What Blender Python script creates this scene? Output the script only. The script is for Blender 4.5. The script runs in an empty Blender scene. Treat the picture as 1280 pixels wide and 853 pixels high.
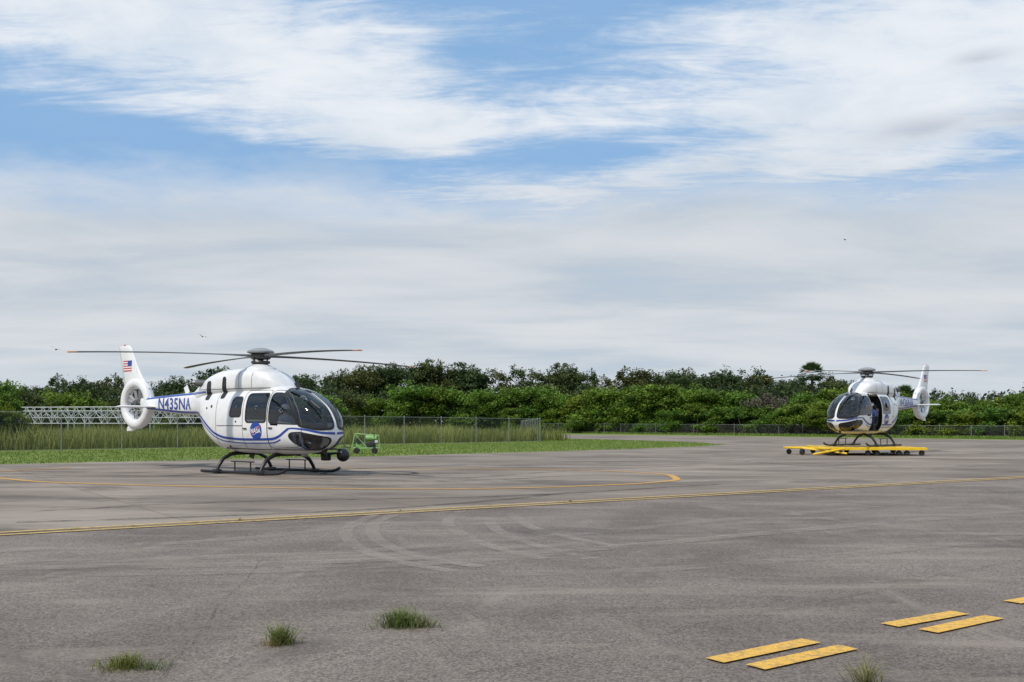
import bpy, bmesh, math, random
import numpy as np
from mathutils import Vector, Matrix
from mathutils.bvhtree import BVHTree
random.seed(3); np.random.seed(3)
scene=bpy.context.scene
COL=scene.collection
F=1244.0; H=1.5; HV=528.0
def G(u,v):
    d=F*H/(v-HV); return ((u-640)/F*d, d)
# ---------------------------------------------------------------- materials
class NT:
    def __init__(s,nt): s.nt=nt
    def n(s,t,**k):
        n=s.nt.nodes.new(t)
        for a,b in k.items(): setattr(n,a,b)
        return n
    def l(s,a,b): s.nt.links.new(a,b)
    def setin(s,sock,v):
        if hasattr(v,'node'): s.l(v,sock)
        else: sock.default_value=v
    def m(s,op,*a,clamp=False):
        n=s.n('ShaderNodeMath',operation=op,use_clamp=clamp)
        for i,x in enumerate(a): s.setin(n.inputs[i],x)
        return n.outputs[0]
    def mix(s,f,a,b,bt='MIX'):
        n=s.n('ShaderNodeMix',data_type='RGBA',blend_type=bt)
        s.setin(n.inputs[0],f); s.setin(n.inputs[6],a); s.setin(n.inputs[7],b)
        return n.outputs[2]
    def noise(s,vec,scale,detail=4,rough=.55,dist=0,out=0):
        n=s.n('ShaderNodeTexNoise'); s.l(vec,n.inputs['Vector'])
        n.inputs['Scale'].default_value=scale; n.inputs['Detail'].default_value=detail
        n.inputs['Roughness'].default_value=rough; n.inputs['Distortion'].default_value=dist
        return n.outputs[out]
    def smooth(s,v,a,b,lo=0,hi=1):
        n=s.n('ShaderNodeMapRange',interpolation_type='SMOOTHSTEP')
        s.setin(n.inputs[0],v)
        n.inputs[1].default_value=a;n.inputs[2].default_value=b;n.inputs[3].default_value=lo;n.inputs[4].default_value=hi
        return n.outputs[0]
    def mapping(s,vec,scale=(1,1,1),rot=(0,0,0),loc=(0,0,0)):
        n=s.n('ShaderNodeMapping'); s.l(vec,n.inputs[0])
        n.inputs['Scale'].default_value=scale;n.inputs['Rotation'].default_value=rot;n.inputs['Location'].default_value=loc
        return n.outputs[0]
def c4(c): return (c[0],c[1],c[2],1)
def mat(name,col=(.5,.5,.5),rough=.5,metal=0,spec=.5,coat=0,var=.0,vscale=6,bump=0,bscale=40):
    m=bpy.data.materials.new(name); m.use_nodes=True
    t=NT(m.node_tree); p=m.node_tree.nodes['Principled BSDF']
    p.inputs['Roughness'].default_value=rough; p.inputs['Metallic'].default_value=metal
    p.inputs['Specular IOR Level'].default_value=spec; p.inputs['Coat Weight'].default_value=coat
    tc=t.n('ShaderNodeTexCoord').outputs['Object']
    f=t.noise(tc,vscale,3,.6)
    f=t.smooth(f,.3,.7)
    a=tuple(max(0,x*(1-var)) for x in col); b=tuple(min(1,x*(1+var)) for x in col)
    t.l(t.mix(f,c4(a),c4(b)),p.inputs['Base Color'])
    if bump:
        bn=t.n('ShaderNodeBump'); bn.inputs['Strength'].default_value=bump; bn.inputs['Distance'].default_value=.02
        t.l(t.noise(tc,bscale,4),bn.inputs['Height']); t.l(bn.outputs[0],p.inputs['Normal'])
    return m
M={}
M['dark']=mat('dark_metal',(.03,.031,.033),.4,var=.3)
M['rotor']=mat('rotor_grey',(.085,.088,.09),.5,var=.2)
M['black']=mat('black_paint',(.012,.012,.013),.35,var=.2)
M['rubber']=mat('rubber',(.02,.02,.02),.8,var=.3)
M['blue']=mat('blue_paint',(.015,.055,.32),.3,var=.05,coat=.5)
M['blue2']=mat('emblem_blue',(.015,.06,.33),.35,var=.05)
M['red']=mat('red_paint',(.55,.03,.03),.35,var=.05)
M['wdecal']=mat('white_decal',(.8,.8,.8),.4,var=.02)
M['yellow']=mat('yellow_paint',(.78,.50,.012),.4,var=.12,vscale=3)
M['orange']=mat('orange_tip',(.6,.22,.05),.4,var=.1)
M['steel']=mat('galvanised',(.26,.27,.27),.55,metal=.5,var=.25)
M['seat']=mat('seat_fabric',(.05,.05,.055),.8,var=.2)
M['seam']=mat('seam',(.10,.10,.11),.6)
M['green']=mat('green_paint',(.26,.46,.17),.45,var=.15)
M['white2']=mat('white_frame',(.62,.64,.66),.5,var=.15)
M['trussw']=mat('dull_white_steel',(.45,.47,.49),.6,var=.2)
M['suit']=mat('blue_cloth',(.02,.045,.17),.8,var=.2,vscale=20)
M['suit2']=mat('light_cloth',(.25,.33,.5),.8,var=.2,vscale=20)
M['skin']=mat('skin',(.42,.24,.17),.55,var=.08)
M['bark']=mat('bark',(.10,.08,.06),.9,var=.4,vscale=5,bump=.5)
M['grey']=mat('grey_plastic',(.25,.26,.27),.5,var=.1)
def body_mat():
    m=bpy.data.materials.new('white_body_paint'); m.use_nodes=True
    t=NT(m.node_tree); p=m.node_tree.nodes['Principled BSDF']
    tc=t.n('ShaderNodeTexCoord').outputs['Object']
    f=t.noise(tc,2.5,5,.65); f=t.smooth(f,.35,.75)
    ext=t.mix(f,(.80,.81,.82,1),(.70,.705,.71,1))
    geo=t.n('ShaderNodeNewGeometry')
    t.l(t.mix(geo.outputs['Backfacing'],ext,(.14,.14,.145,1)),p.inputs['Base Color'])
    p.inputs['Roughness'].default_value=.28; p.inputs['Coat Weight'].default_value=.4; p.inputs['Coat Roughness'].default_value=.08
    bn=t.n('ShaderNodeBump'); bn.inputs['Strength'].default_value=.12; bn.inputs['Distance'].default_value=.02
    t.l(t.noise(tc,3,2),bn.inputs['Height']); t.l(bn.outputs[0],p.inputs['Normal'])
    return m
M['body']=body_mat()
def glass_mat(nm,a,b):
    m=bpy.data.materials.new(nm); m.use_nodes=True
    t=NT(m.node_tree); m.node_tree.nodes.remove(m.node_tree.nodes['Principled BSDF'])
    out=m.node_tree.nodes['Material Output']
    tr=t.n('ShaderNodeBsdfTransparent'); gl=t.n('ShaderNodeBsdfGlossy'); gl.inputs['Roughness'].default_value=.03
    tc=t.n('ShaderNodeTexCoord').outputs['Object']
    t.l(t.mix(t.noise(tc,2,3),c4(a),c4(b)),tr.inputs[0])
    lw=t.n('ShaderNodeLayerWeight'); lw.inputs[0].default_value=.5
    fac=t.m('ADD',t.m('MULTIPLY',t.m('POWER',lw.outputs['Facing'],3.2),.85),.07)
    mx=t.n('ShaderNodeMixShader'); t.l(fac,mx.inputs[0]); t.l(tr.outputs[0],mx.inputs[1]); t.l(gl.outputs[0],mx.inputs[2])
    t.l(mx.outputs[0],out.inputs[0]); return m
M['glass']=glass_mat('tinted_glass',(.28,.31,.33),(.36,.39,.41))
M['glass2']=glass_mat('windshield_glass',(.58,.62,.64),(.68,.72,.74))
def leaf_mat(name,dark,light,trans=.25):
    m=bpy.data.materials.new(name); m.use_nodes=True
    t=NT(m.node_tree); p=m.node_tree.nodes['Principled BSDF']; out=m.node_tree.nodes['Material Output']
    a=t.n('ShaderNodeAttribute',attribute_name='tint')
    oi=t.n('ShaderNodeObjectInfo')
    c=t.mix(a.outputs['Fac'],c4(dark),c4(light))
    c2=t.mix(oi.outputs['Random'],(1.2,1.0,.85,1),(.75,.95,1.0,1))
    c=t.mix(1.0,c,c2,'MULTIPLY')
    t.l(c,p.inputs['Base Color']); p.inputs['Roughness'].default_value=.6; p.inputs['Specular IOR Level'].default_value=.2
    tl=t.n('ShaderNodeBsdfTranslucent'); t.l(c,tl.inputs[0])
    mx=t.n('ShaderNodeMixShader'); mx.inputs[0].default_value=trans
    t.l(p.outputs[0],mx.inputs[1]); t.l(tl.outputs[0],mx.inputs[2]); t.l(mx.outputs[0],out.inputs[0])
    return m
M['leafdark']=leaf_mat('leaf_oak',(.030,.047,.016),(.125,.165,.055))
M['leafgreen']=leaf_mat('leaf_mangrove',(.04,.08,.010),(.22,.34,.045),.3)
M['reed']=leaf_mat('reed',(.10,.15,.04),(.26,.33,.11))
M['twig']=leaf_mat('twig',(.07,.06,.04),(.19,.165,.12))
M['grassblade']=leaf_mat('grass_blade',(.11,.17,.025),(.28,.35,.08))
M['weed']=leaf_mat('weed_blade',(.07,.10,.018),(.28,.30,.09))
M['dry']=leaf_mat('dry_blade',(.16,.15,.06),(.36,.32,.16))
# ---------------------------------------------------------------- mesh helpers
def mkobj(name,verts,faces,mats,parent=None,smooth=False,midx=None):
    me=bpy.data.meshes.new(name)
    me.from_pydata([tuple(map(float,v)) for v in verts],[],[tuple(f) for f in faces]); 
    if not isinstance(mats,(list,tuple)): mats=[mats]
    for m in mats: me.materials.append(m)
    if midx is not None: me.polygons.foreach_set('material_index',midx)
    if smooth: me.polygons.foreach_set('use_smooth',[True]*len(me.polygons))
    me.update()
    o=bpy.data.objects.new(name,me); COL.objects.link(o)
    if parent is not None: o.parent=parent
    return o
def empty(name,loc=(0,0,0),rz=0,label=None,cat=None,group=None):
    o=bpy.data.objects.new(name,None); COL.objects.link(o); o.location=loc; o.rotation_euler=(0,0,rz)
    o.empty_display_size=.3
    tag(o,label,cat,group); return o
def tag(o,label=None,cat=None,group=None,kind=None):
    if label:o['label']=label
    if cat:o['category']=cat
    if group:o['group']=group
    if kind:o['kind']=kind
    return o
class MB:
    def __init__(s): s.v=[];s.f=[];s.m=[];
    def add(s,v,f,mi=0):
        b=len(s.v); s.v+= [tuple(x) for x in v]; s.f+=[tuple(i+b for i in q) for q in f]; s.m+=[mi]*len(f); return s
    def box(s,c,sz,bev=.01,mi=0,rot=None):
        bm=bmesh.new(); bmesh.ops.create_cube(bm,size=1)
        for v in bm.verts: v.co=Vector((v.co.x*sz[0],v.co.y*sz[1],v.co.z*sz[2]))
        if bev: bmesh.ops.bevel(bm,geom=bm.edges[:],offset=bev,segments=2,affect='EDGES',profile=.5)
        R=rot if rot is not None else Matrix.Identity(3)
        bm.verts.index_update()
        s.add([R@v.co+Vector(c) for v in bm.verts],[[v.index for v in f.verts] for f in bm.faces],mi); bm.free(); return s
    def tube(s,pts,rad,seg=10,mi=0,cap=True):
        pts=[Vector(p) for p in pts]; n=len(pts)
        if not hasattr(rad,'__len__'): rad=[rad]*n
        vs=[];fs=[]; up=None
        for i,p in enumerate(pts):
            d=(pts[min(i+1,n-1)]-pts[max(i-1,0)]).normalized()
            if up is None: up=Vector((0,0,1)) if abs(d.z)<.9 else Vector((1,0,0))
            a=d.cross(up).normalized(); b=a.cross(d).normalized(); up=b
            for k in range(seg):
                t=2*math.pi*k/seg; vs.append(p+(a*math.cos(t)+b*math.sin(t))*rad[i])
        for i in range(n-1):
            for k in range(seg):
                k2=(k+1)%seg; fs.append((i*seg+k,i*seg+k2,(i+1)*seg+k2,(i+1)*seg+k))
        if cap: fs.append(tuple(range(seg))); fs.append(tuple((n-1)*seg+k for k in reversed(range(seg))))
        s.add(vs,fs,mi); return s
    def lathe(s,c,axis,prof,seg=24,mi=0):
        ax=Vector(axis).normalized(); up=Vector((0,0,1)) if abs(ax.z)<.9 else Vector((1,0,0))
        a=ax.cross(up).normalized(); b=ax.cross(a)
        vs=[];fs=[];n=len(prof)
        for r,h in prof:
            for k in range(seg):
                t=2*math.pi*k/seg; vs.append(Vector(c)+ax*h+(a*math.cos(t)+b*math.sin(t))*r)
        for i in range(n-1):
            for k in range(seg):
                k2=(k+1)%seg; fs.append((i*seg+k,i*seg+k2,(i+1)*seg+k2,(i+1)*seg+k))
        s.add(vs,fs,mi); return s
    def obj(s,name,mats,parent=None,smooth=False):
        o=mkobj(name,s.v,s.f,mats,parent,smooth,s.m); 
        if smooth:
            bm=bmesh.new(); bm.from_mesh(o.data)
            for e in bm.edges:
                if len(e.link_faces)==2 and e.calc_face_angle(0)>.7: e.smooth=False
            bmesh.ops.recalc_face_normals(bm,faces=bm.faces); bm.to_mesh(o.data); bm.free()
        return o
def interp_rows(rows,seg):
    R=np.array(rows,float); n=len(R); D=np.diff(R,axis=0); S=np.zeros_like(R)
    for i in range(1,n-1):
        a,b=D[i-1],D[i]; ok=a*b>0
        S[i]=np.where(ok,2*a*b/np.where(ok,a+b,1),0)
    S[0]=D[0];S[-1]=D[-1]
    out=[]
    for i in range(n-1):
        for k in range(seg):
            t=k/seg; h00=2*t**3-3*t*t+1;h10=t**3-2*t*t+t;h01=-2*t**3+3*t*t;h11=t**3-t*t
            out.append(h00*R[i]+h10*S[i]+h01*R[i+1]+h11*S[i+1])
    out.append(R[-1]); return np.array(out)
def loft(rows,seg=8,ring=64,n=2.6,zcf=.42):
    S=interp_rows(rows,seg); V=[];Fc=[]
    for x,zb,zt,hw in S:
        zc=zb+zcf*(zt-zb)
        for k in range(ring):
            t=2*math.pi*k/ring; c,s_=math.cos(t),math.sin(t)
            y=hw*math.copysign(abs(c)**(2/n),c); hz=(zt-zc) if s_>0 else (zc-zb)
            V.append((x,y,zc+hz*math.copysign(abs(s_)**(2/n),s_)))
    m=len(S)
    for i in range(m-1):
        for k in range(ring):
            k2=(k+1)%ring; Fc.append((i*ring+k,i*ring+k2,(i+1)*ring+k2,(i+1)*ring+k))
    Fc.append(tuple(reversed(range(ring)))); Fc.append(tuple((m-1)*ring+k for k in range(ring)))
    return V,Fc
def rounded(p,r=.12):
    q=[]
    n=len(p)
    for i in range(n):
        a=np.array(p[i-1],float);b=np.array(p[i],float);c=np.array(p[(i+1)%n],float)
        la=np.linalg.norm(a-b);lc=np.linalg.norm(c-b)
        s=b+(a-b)/la*min(r,la*.45); e=b+(c-b)/lc*min(r,lc*.45)
        for t in np.linspace(0,1,7): q.append((1-t)**2*s+2*t*(1-t)*b+t*t*e)
    return q
def resample(p,N):
    P=np.array(p+[p[0]]); L=np.r_[0,np.cumsum(np.linalg.norm(np.diff(P,axis=0),axis=1))]
    t=np.linspace(0,L[-1],N,endpoint=False)
    return np.c_[np.interp(t,L,P[:,0]),np.interp(t,L,P[:,1])]
def inpoly(pts,poly):
    x,y=pts[:,0],pts[:,1]; ins=np.zeros(len(x),bool); n=len(poly)
    for i in range(n):
        x1,y1=poly[i];x2,y2=poly[(i+1)%n]
        c=((y1>y)!=(y2>y)); 
        with np.errstate(divide='ignore',invalid='ignore'):
            xi=(x2-x1)*(y-y1)/(y2-y1+1e-12)+x1
        ins^= c&(x<xi)
    return ins
WO=Vector((1.15,0,1.35))   # centre for wrap-around nose glazing
def proj(bvh,mode,p,off):
    if mode=='wrap':
        a,e=math.radians(p[0]),math.radians(p[1]); o=WO; d=Vector((math.cos(a)*math.cos(e),math.sin(a)*math.cos(e),math.sin(e)))
    elif mode=='S': o=Vector((p[0],-3,p[1])); d=Vector((0,1,0))
    elif mode=='P': o=Vector((p[0],3,p[1])); d=Vector((0,-1,0))
    h,nn,_,_=bvh.ray_cast(o,d)
    if h is None: return None
    if mode=='wrap':
        if nn.dot(d)<0: nn=-nn
    elif nn.dot(d)>0: nn=-nn
    return h+nn*off
def patch_pts(bvh,mode,poly2,scales,off):
    c=poly2.mean(axis=0); rows=[]
    for s in scales:
        row=[]
        for q in poly2:
            w=s; h=None
            while h is None and w>.001:
                h=proj(bvh,mode,c+(q-c)*w,off); w-=.03
            if h is None: h=proj(bvh,mode,c,off)
            row.append(h)
        rows.append(row)
    return rows
def grid_mesh(rows,closefirst=True):
    n=len(rows[0]); V=[v for r in rows for v in r]; Fc=[]
    for i in range(len(rows)-1):
        for k in range(n):
            k2=(k+1)%n; Fc.append((i*n+k,i*n+k2,(i+1)*n+k2,(i+1)*n+k))
    if closefirst: Fc.append(tuple(range(n)))
    return V,Fc
def strip(name,bvh,mode,pts,width,off,m,parent,closed=False,step=.06):
    P=np.array(pts,float)
    if closed: P=np.vstack([P,P[:1]])
    L=np.r_[0,np.cumsum(np.linalg.norm(np.diff(P,axis=0),axis=1))]
    N=max(2,int(L[-1]/step)+1); t=np.linspace(0,L[-1],N)
    Q=np.c_[np.interp(t,L,P[:,0]),np.interp(t,L,P[:,1])]
    T=np.gradient(Q,axis=0); T/=np.linalg.norm(T,axis=1)[:,None]+1e-9; Nn=np.c_[-T[:,1],T[:,0]]
    V=[];Fc=[];prev=None
    for q,nv in zip(Q,Nn):
        row=[proj(bvh,mode,q+nv*width*s,off) for s in (-.5,0,.5)]
        if any(r is None for r in row): prev=None; continue
        b=len(V); V+=row
        if prev is not None and (V[prev+1]-V[b+1]).length<.4:
            Fc+=[(prev,prev+1,b+1,b),(prev+1,prev+2,b+2,b+1)]
        prev=b
    if V: return mkobj(name,V,Fc,m,parent)
def text_mesh(txt,size,bisect=10,bold=.0,space=1.0):
    cu=bpy.data.curves.new('txt','FONT'); cu.body=txt; cu.size=size; cu.align_x='CENTER'; cu.align_y='CENTER'; cu.offset=bold; cu.resolution_u=3; cu.space_character=space
    o=bpy.data.objects.new('txt',cu); COL.objects.link(o)
    dg=bpy.context.evaluated_depsgraph_get(); me=bpy.data.meshes.new_from_object(o.evaluated_get(dg))
    bpy.data.objects.remove(o)
    bm=bmesh.new(); bm.from_mesh(me)
    ys=[v.co.y for v in bm.verts]; y0,y1=min(ys),max(ys)
    for v in bm.verts: v.co.y-=(y0+y1)/2
    for k in range(1,bisect):
        y=(y1-y0)*(k/bisect-.5)
        bmesh.ops.bisect_plane(bm,geom=bm.verts[:]+bm.edges[:]+bm.faces[:],plane_co=(0,y,0),plane_no=(0,1,0))
    bmesh.ops.triangulate(bm,faces=bm.faces[:]); bm.verts.index_update()
    V=[(v.co.x,v.co.y) for v in bm.verts]; Fc=[[v.index for v in f.verts] for f in bm.faces]; bm.free()
    return V,Fc,(y1-y0)
def decal_text(name,txt,size,bvh,mode,cx,cz,off,m,parent,bold=0,slope=0,sx=1,bis=10,space=1.0):
    V,Fc,_=text_mesh(txt,size,bis,bold,space); sg=1 if mode=='S' else -1; W=[]
    for x,y in V:
        p=proj(bvh,mode,(cx+sg*x*sx,cz+y+slope*sg*x),off)
        W.append(p if p is not None else Vector((cx+sg*x,0,cz+y)))
    return mkobj(name,W,Fc,m,parent)
# ---------------------------------------------------------------- person (seated)
def seated_person(loc,rz,cloth,label,helmet):
    P=[(0,0,.1,.15),(0,0,.3,.14),(0,0,.5,.165),(0,0,.66,.06),(.02,0,.74,.075),(.02,0,.83,.098),(.01,0,.91,.07)]
    E=[(0,1),(1,2),(2,3),(3,4),(4,5),(5,6)]
    def ad(p,par): P.append(p); E.append((par,len(P)-1)); return len(P)-1
    ad((.125,0,.80,.018),5)
    for s in (-1,1):
        sh=ad((0,.19*s,.57,.07),2); el=ad((.1,.26*s,.33,.05),sh); wr=ad((.34,.19*s,.33,.033),el); hd=ad((.40,.18*s,.34,.034),wr)
        for k,(dy,ln) in enumerate([(-.03,.055),(-.01,.07),(.01,.065),(.03,.05)]):
            f1=ad((.44,.18*s+dy,.345,.010),hd); ad((.44+ln*.6,.18*s+dy,.325,.008),f1)
        f1=ad((.40,.18*s-.045*s,.35,.011),hd); ad((.43,.18*s-.06*s,.34,.009),f1)
        hp=ad((.05,.1*s,.08,.1),0); kn=ad((.48,.14*s,.14,.07),hp); an=ad((.58,.14*s,-.26,.045),kn); ad((.74,.14*s,-.31,.04),an)
    me=bpy.data.meshes.new('person'); me.from_pydata([p[:3] for p in P],E,[])
    o=bpy.data.objects.new('person',me); COL.objects.link(o)
    md=o.modifiers.new('s','SKIN')
    for i,p in enumerate(P): me.skin_vertices[0].data[i].radius=(p[3],p[3]); 
    me.skin_vertices[0].data[0].use_root=True
    ss=o.modifiers.new('b','SUBSURF'); ss.levels=1; ss.render_levels=1
    dg=bpy.context.evaluated_depsgraph_get(); m2=bpy.data.meshes.new_from_object(o.evaluated_get(dg))
    o.modifiers.clear(); o.data=m2
    m2.materials.clear(); m2.materials.append(cloth); m2.materials.append(M['skin'])
    for p in m2.polygons:
        c=p.center; p.material_index=1 if (c.z>.66 or (c.x>.36 and .29<c.z<.42 and .1<abs(c.y)<.26)) else 0
        p.use_smooth=True
    o.location=loc; o.rotation_euler=(0,0,rz); tag(o,label,'person')
    h=MB(); h.lathe((0.0,0,.83),(0,0,1),[(.118,-.02),(.122,.03),(.105,.09),(.06,.125),(.001,.135)],16)
    for s in (-1,1): h.lathe((.01,.095*s,.82),(0,s,0),[(.001,.03),(.04,.03),(.045,.0),(.04,-.02)],12,1)
    h.obj('helmet',[helmet,M['black']],o,True)
    return o
# ---------------------------------------------------------------- helicopter
POD=[(3.20,1.16,1.26,.03),(3.16,1.00,1.46,.22),(3.07,.89,1.64,.39),(2.87,.77,1.89,.57),(2.5,.66,2.14,.70),(2.1,.60,2.34,.77),(1.6,.57,2.47,.81),(1.0,.56,2.53,.82),
     (0,.57,2.55,.82),(-.8,.60,2.55,.81),(-1.3,.70,2.53,.79),(-1.68,.90,2.50,.74),(-2.0,1.20,2.47,.64),(-2.3,1.50,2.45,.50),(-2.7,1.66,2.43,.35),(-3.2,1.71,2.40,.27)]
COWL=[(1.32,2.38,2.46,.14),(1.12,2.36,2.68,.38),(.82,2.33,2.90,.53),(.35,2.30,3.04,.61),(-.4,2.28,3.08,.64),(-1.2,2.25,3.04,.65),(-1.75,2.2,2.92,.61),(-2.15,2.15,2.77,.51),(-2.6,2.1,2.60,.36),(-3.0,2.08,2.46,.18)]
BOOM=[(-2.3,1.66,2.46,.31),(-3.0,1.69,2.42,.26),(-4.0,1.75,2.37,.225),(-5.0,1.82,2.32,.185),(-5.75,1.89,2.29,.145),(-6.0,1.92,2.28,.10)]
def blade_mesh(ang,R=5.42):
    V=[];Fc=[]; st=np.linspace(0.30,R,26); pr=[(-.5,0),(-.3,.45),(0,.5),(.3,.3),(.5,0),(.3,-.3),(0,-.4),(-.3,-.4)]
    mi=[]
    for r in st:
        t=r/R
        if r<1.3: k=(r-.3)/1.0; ch=.15+.13*max(0,k)**1.5; th=.085-.045*min(1,k)
        else: ch=.30; th=.038
        if r>R*.94: ch*=1-.45*((r-R*.94)/(R*.06)); 
        z=.06*t-.18*t*t; tw=math.radians(8-9*t)
        for cx,cz in pr:
            y=cx*ch; zz=cz*th; y2=y*math.cos(tw)-zz*math.sin(tw); z2=y*math.sin(tw)*-1+zz*math.cos(tw)
            V.append((r,y2,z+z2))
    n=len(pr)
    for i in range(len(st)-1):
        for k in range(n): Fc.append((i*n+k,(i)*n+(k+1)%n,(i+1)*n+(k+1)%n,(i+1)*n+k)); mi.append(1 if i>=24 else 0)
    Fc.append(tuple(range(n))); mi.append(0); Fc.append(tuple(reversed(range((len(st)-1)*n,len(st)*n)))); mi.append(1)
    c,s=math.cos(ang),math.sin(ang)
    return [(x*c-y*s,x*s+y*c,z) for x,y,z in V],Fc,mi
WIN_R=[(-.40,1.64),(.12,1.64),(.12,2.20),(-.30,2.20)]
WIN_M=[(.34,1.48),(1.22,1.48),(1.22,2.29),(.34,2.29)]
WIN_F=[(1.35,1.45),(2.50,1.42),(2.34,1.78),(2.02,2.12),(1.72,2.29),(1.35,2.30)]
DOOR_F=[(1.29,.74),(2.40,.80),(2.60,1.36),(2.40,1.84),(2.06,2.20),(1.74,2.37),(1.29,2.38)]
DOOR_M=[(.20,.70),(1.27,.70),(1.27,2.39),(.20,2.39)]
def WSH(s): return [(1.8*s,-1),(1.8*s,30),(2.6*s,50),(5*s,62),(30*s,60),(44*s,50),(39*s,33),(32.5*s,16),(28.5*s,1),(15*s,-2)]
def CHIN(s): return [(4*s,-8.5),(14*s,-7.3),(27*s,-5.3),(36*s,-7),(38*s,-13),(31*s,-19),(16*s,-23),(4*s,-23)]
def helicopter(loc,rz,reg,blade_ang,label,open_door,pod_cam):
    E=empty('helicopter',loc,rz,label,'helicopter','white twin-engine helicopters on the apron')
    V,Fc=loft(POD,14,112,2.75,.43)
    CV,CF=loft(COWL,8,48,3.2,.4)
    BV,BF=loft(BOOM,8,48,3.2,.5)
    allv=V+CV+BV; allf=list(Fc)+[tuple(i+len(V) for i in f) for f in CF]+[tuple(i+len(V)+len(CV) for i in f) for f in BF]
    bvh=BVHTree.FromPolygons([Vector(v) for v in allv],allf)
    bvp=BVHTree.FromPolygons([Vector(v) for v in V],Fc)
    wins=[]
    for md in ('S','P'):
        wins.append((md,WIN_R,.12)); wins.append((md,WIN_M,.12)); wins.append((md,WIN_F,.11))
    for s in (-1,1):
        wins.append(('wrap',WSH(s),3.5)); wins.append(('wrap',CHIN(s),4))
    Va=np.array(V); 
    quads=[f for f in Fc if len(f)==4]; Q=np.array(quads); C=Va[Q].mean(axis=1)
    D=C-np.array(WO); AZ=np.degrees(np.arctan2(D[:,1],D[:,0])); EL=np.degrees(np.arctan2(D[:,2],np.hypot(D[:,0],D[:,1]))); AE=np.c_[AZ,EL]
    kill=np.zeros(len(C),bool)
    polys=[]
    for md,p,r in wins:
        P2=resample(rounded(p,r),80); polys.append((md,P2))
        cc=P2.mean(0); P3=cc+(P2-cc)*.985
        if md=='wrap': k=inpoly(AE,P3)
        else: k=inpoly(C[:,[0,2]],P3)&((C[:,1]>0)==(md=='P'))
        kill|=k
    dpoly=resample(rounded(DOOR_M,.12),80)
    if open_door: kill|=inpoly(C[:,[0,2]],dpoly)&(C[:,1]>0)
    keep=[tuple(q) for q,k in zip(Q,kill) if not k]+[f for f in Fc if len(f)!=4]
    fo=mkobj('fuselage',V,keep,M['body'],E,True)
    bm=bmesh.new(); bm.from_mesh(fo.data); 
    bmesh.ops.delete(bm,geom=[v for v in bm.verts if not v.link_faces],context='VERTS')
    flip=sum(1 for f in bm.faces if f.normal.dot(Vector((0,f.calc_center_median().y,f.calc_center_median().z-1.45)))<0)
    if flip>len(bm.faces)/2: bmesh.ops.reverse_faces(bm,faces=bm.faces)
    bm.to_mesh(fo.data); bm.free()
    co=mkobj('engine_cowling',CV,CF,M['body'],E,True); bo=mkobj('tail_boom',BV,BF,M['body'],E,True)
    for ob in (co,bo):
        bm=bmesh.new();bm.from_mesh(ob.data);bmesh.ops.recalc_face_normals(bm,faces=bm.faces);bm.to_mesh(ob.data);bm.free()
    dwin=None; SH=Vector((-.95,.045,0))
    for (md,P2),(m0,p0,_) in zip(polys,wins):
        if open_door and md=='P' and p0 is WIN_M: dwin=P2; continue
        rows=patch_pts(bvp,md,P2,[.1,.2,.3,.4,.5,.6,.7,.8,.9,1.0],.004)
        isw=md=='wrap'; top=P2[:,1].max()
        gv,gf=grid_mesh(rows); nm='side_window' if not isw else ('windshield' if top>30 else 'chin_window')
        w=mkobj(nm,gv,gf,M['glass2'] if isw else M['glass'],E,True)
        c=P2.mean(0); size=np.abs(P2-c).max(); kk=(1.1 if isw else .022)/size
        rows=patch_pts(bvp,md,P2,[1-kk,1+kk],.009); fv,ff=grid_mesh(rows,False); mkobj('window_frame',fv,ff,M['black'],w)
    for md in ('S','P'):
        sg=-1 if md=='S' else 1
        slid=open_door and md=='P'
        strip('door_seam',bvh,md,rounded(DOOR_F,.12),.014,.005,M['seam'],E,True)
        if not slid: strip('door_seam',bvh,md,rounded(DOOR_M,.12),.014,.005,M['seam'],E,True)
        strip('door_seam',bvh,md,[(-1.05,2.40),(-1.05,.75)],.012,.005,M['seam'],E)
        strip('door_rail',bvh,md,[(.2,1.38),(-1.0,1.38)],.022,.006,M['seam'],E)
        strip('panel_seam',bvh,md,[(1.0,2.46),(-2.3,2.46)],.016,.006,M['seam'],E)
        strip('panel_seam',bvh,md,[(-.2,2.95),(-.2,2.46)],.012,.006,M['seam'],E)
        strip('panel_seam',bvh,md,[(.35,2.9),(.35,2.46)],.012,.006,M['seam'],E)
        for hx,hz_ in ((1.42,1.32),(.32,1.30)):
            if slid and hx<1: continue
            h=MB(); p=proj(bvh,md,(hx,hz_),.02); h.box(p,(.16,.03,.035),.01); h.obj('door_handle',M['black'],E)
        for pl,nm in (([(-.98,2.16),(-.76,2.18),(-.76,2.80),(-.92,2.84)],'intake_grille'),([(-1.78,2.14),(-1.52,2.14),(-1.48,2.72),(-1.70,2.70)],'exhaust_slot')):
            P2=resample(rounded(pl,.08),40); rows=patch_pts(bvh,md,P2,[.2,.4,.6,.8,1.0],.008); gv,gf=grid_mesh(rows); mkobj(nm,gv,gf,M['black'],E,True)
        for (a,z,r) in ((-1.30,1.95,.045),(-1.55,1.9,.035),(-.1,1.5,.03)):
            t=np.linspace(0,2*math.pi,16,endpoint=False); P2=np.c_[a+r*np.cos(t),z+r*np.sin(t)]; gv,gf=grid_mesh(patch_pts(bvh,md,P2,[.5,1.],.007)); mkobj('vent',gv,gf,M['dark'],E)
        low=[(2.12,1.30),(1.98,1.22),(1.75,1.09),(1.4,1.01),(.3,.99),(-.6,1.03),(-1.1,1.15),(-1.5,1.38),(-1.95,1.64),(-2.5,1.775),(-3.3,1.79),(-4.5,1.865),(-5.6,1.95)]
        S2=interp_rows(low,6)
        segs=[[q for q in S2 if q[0]>1.27],[q for q in S2 if q[0]<.2]] if slid else [list(S2)]
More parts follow.
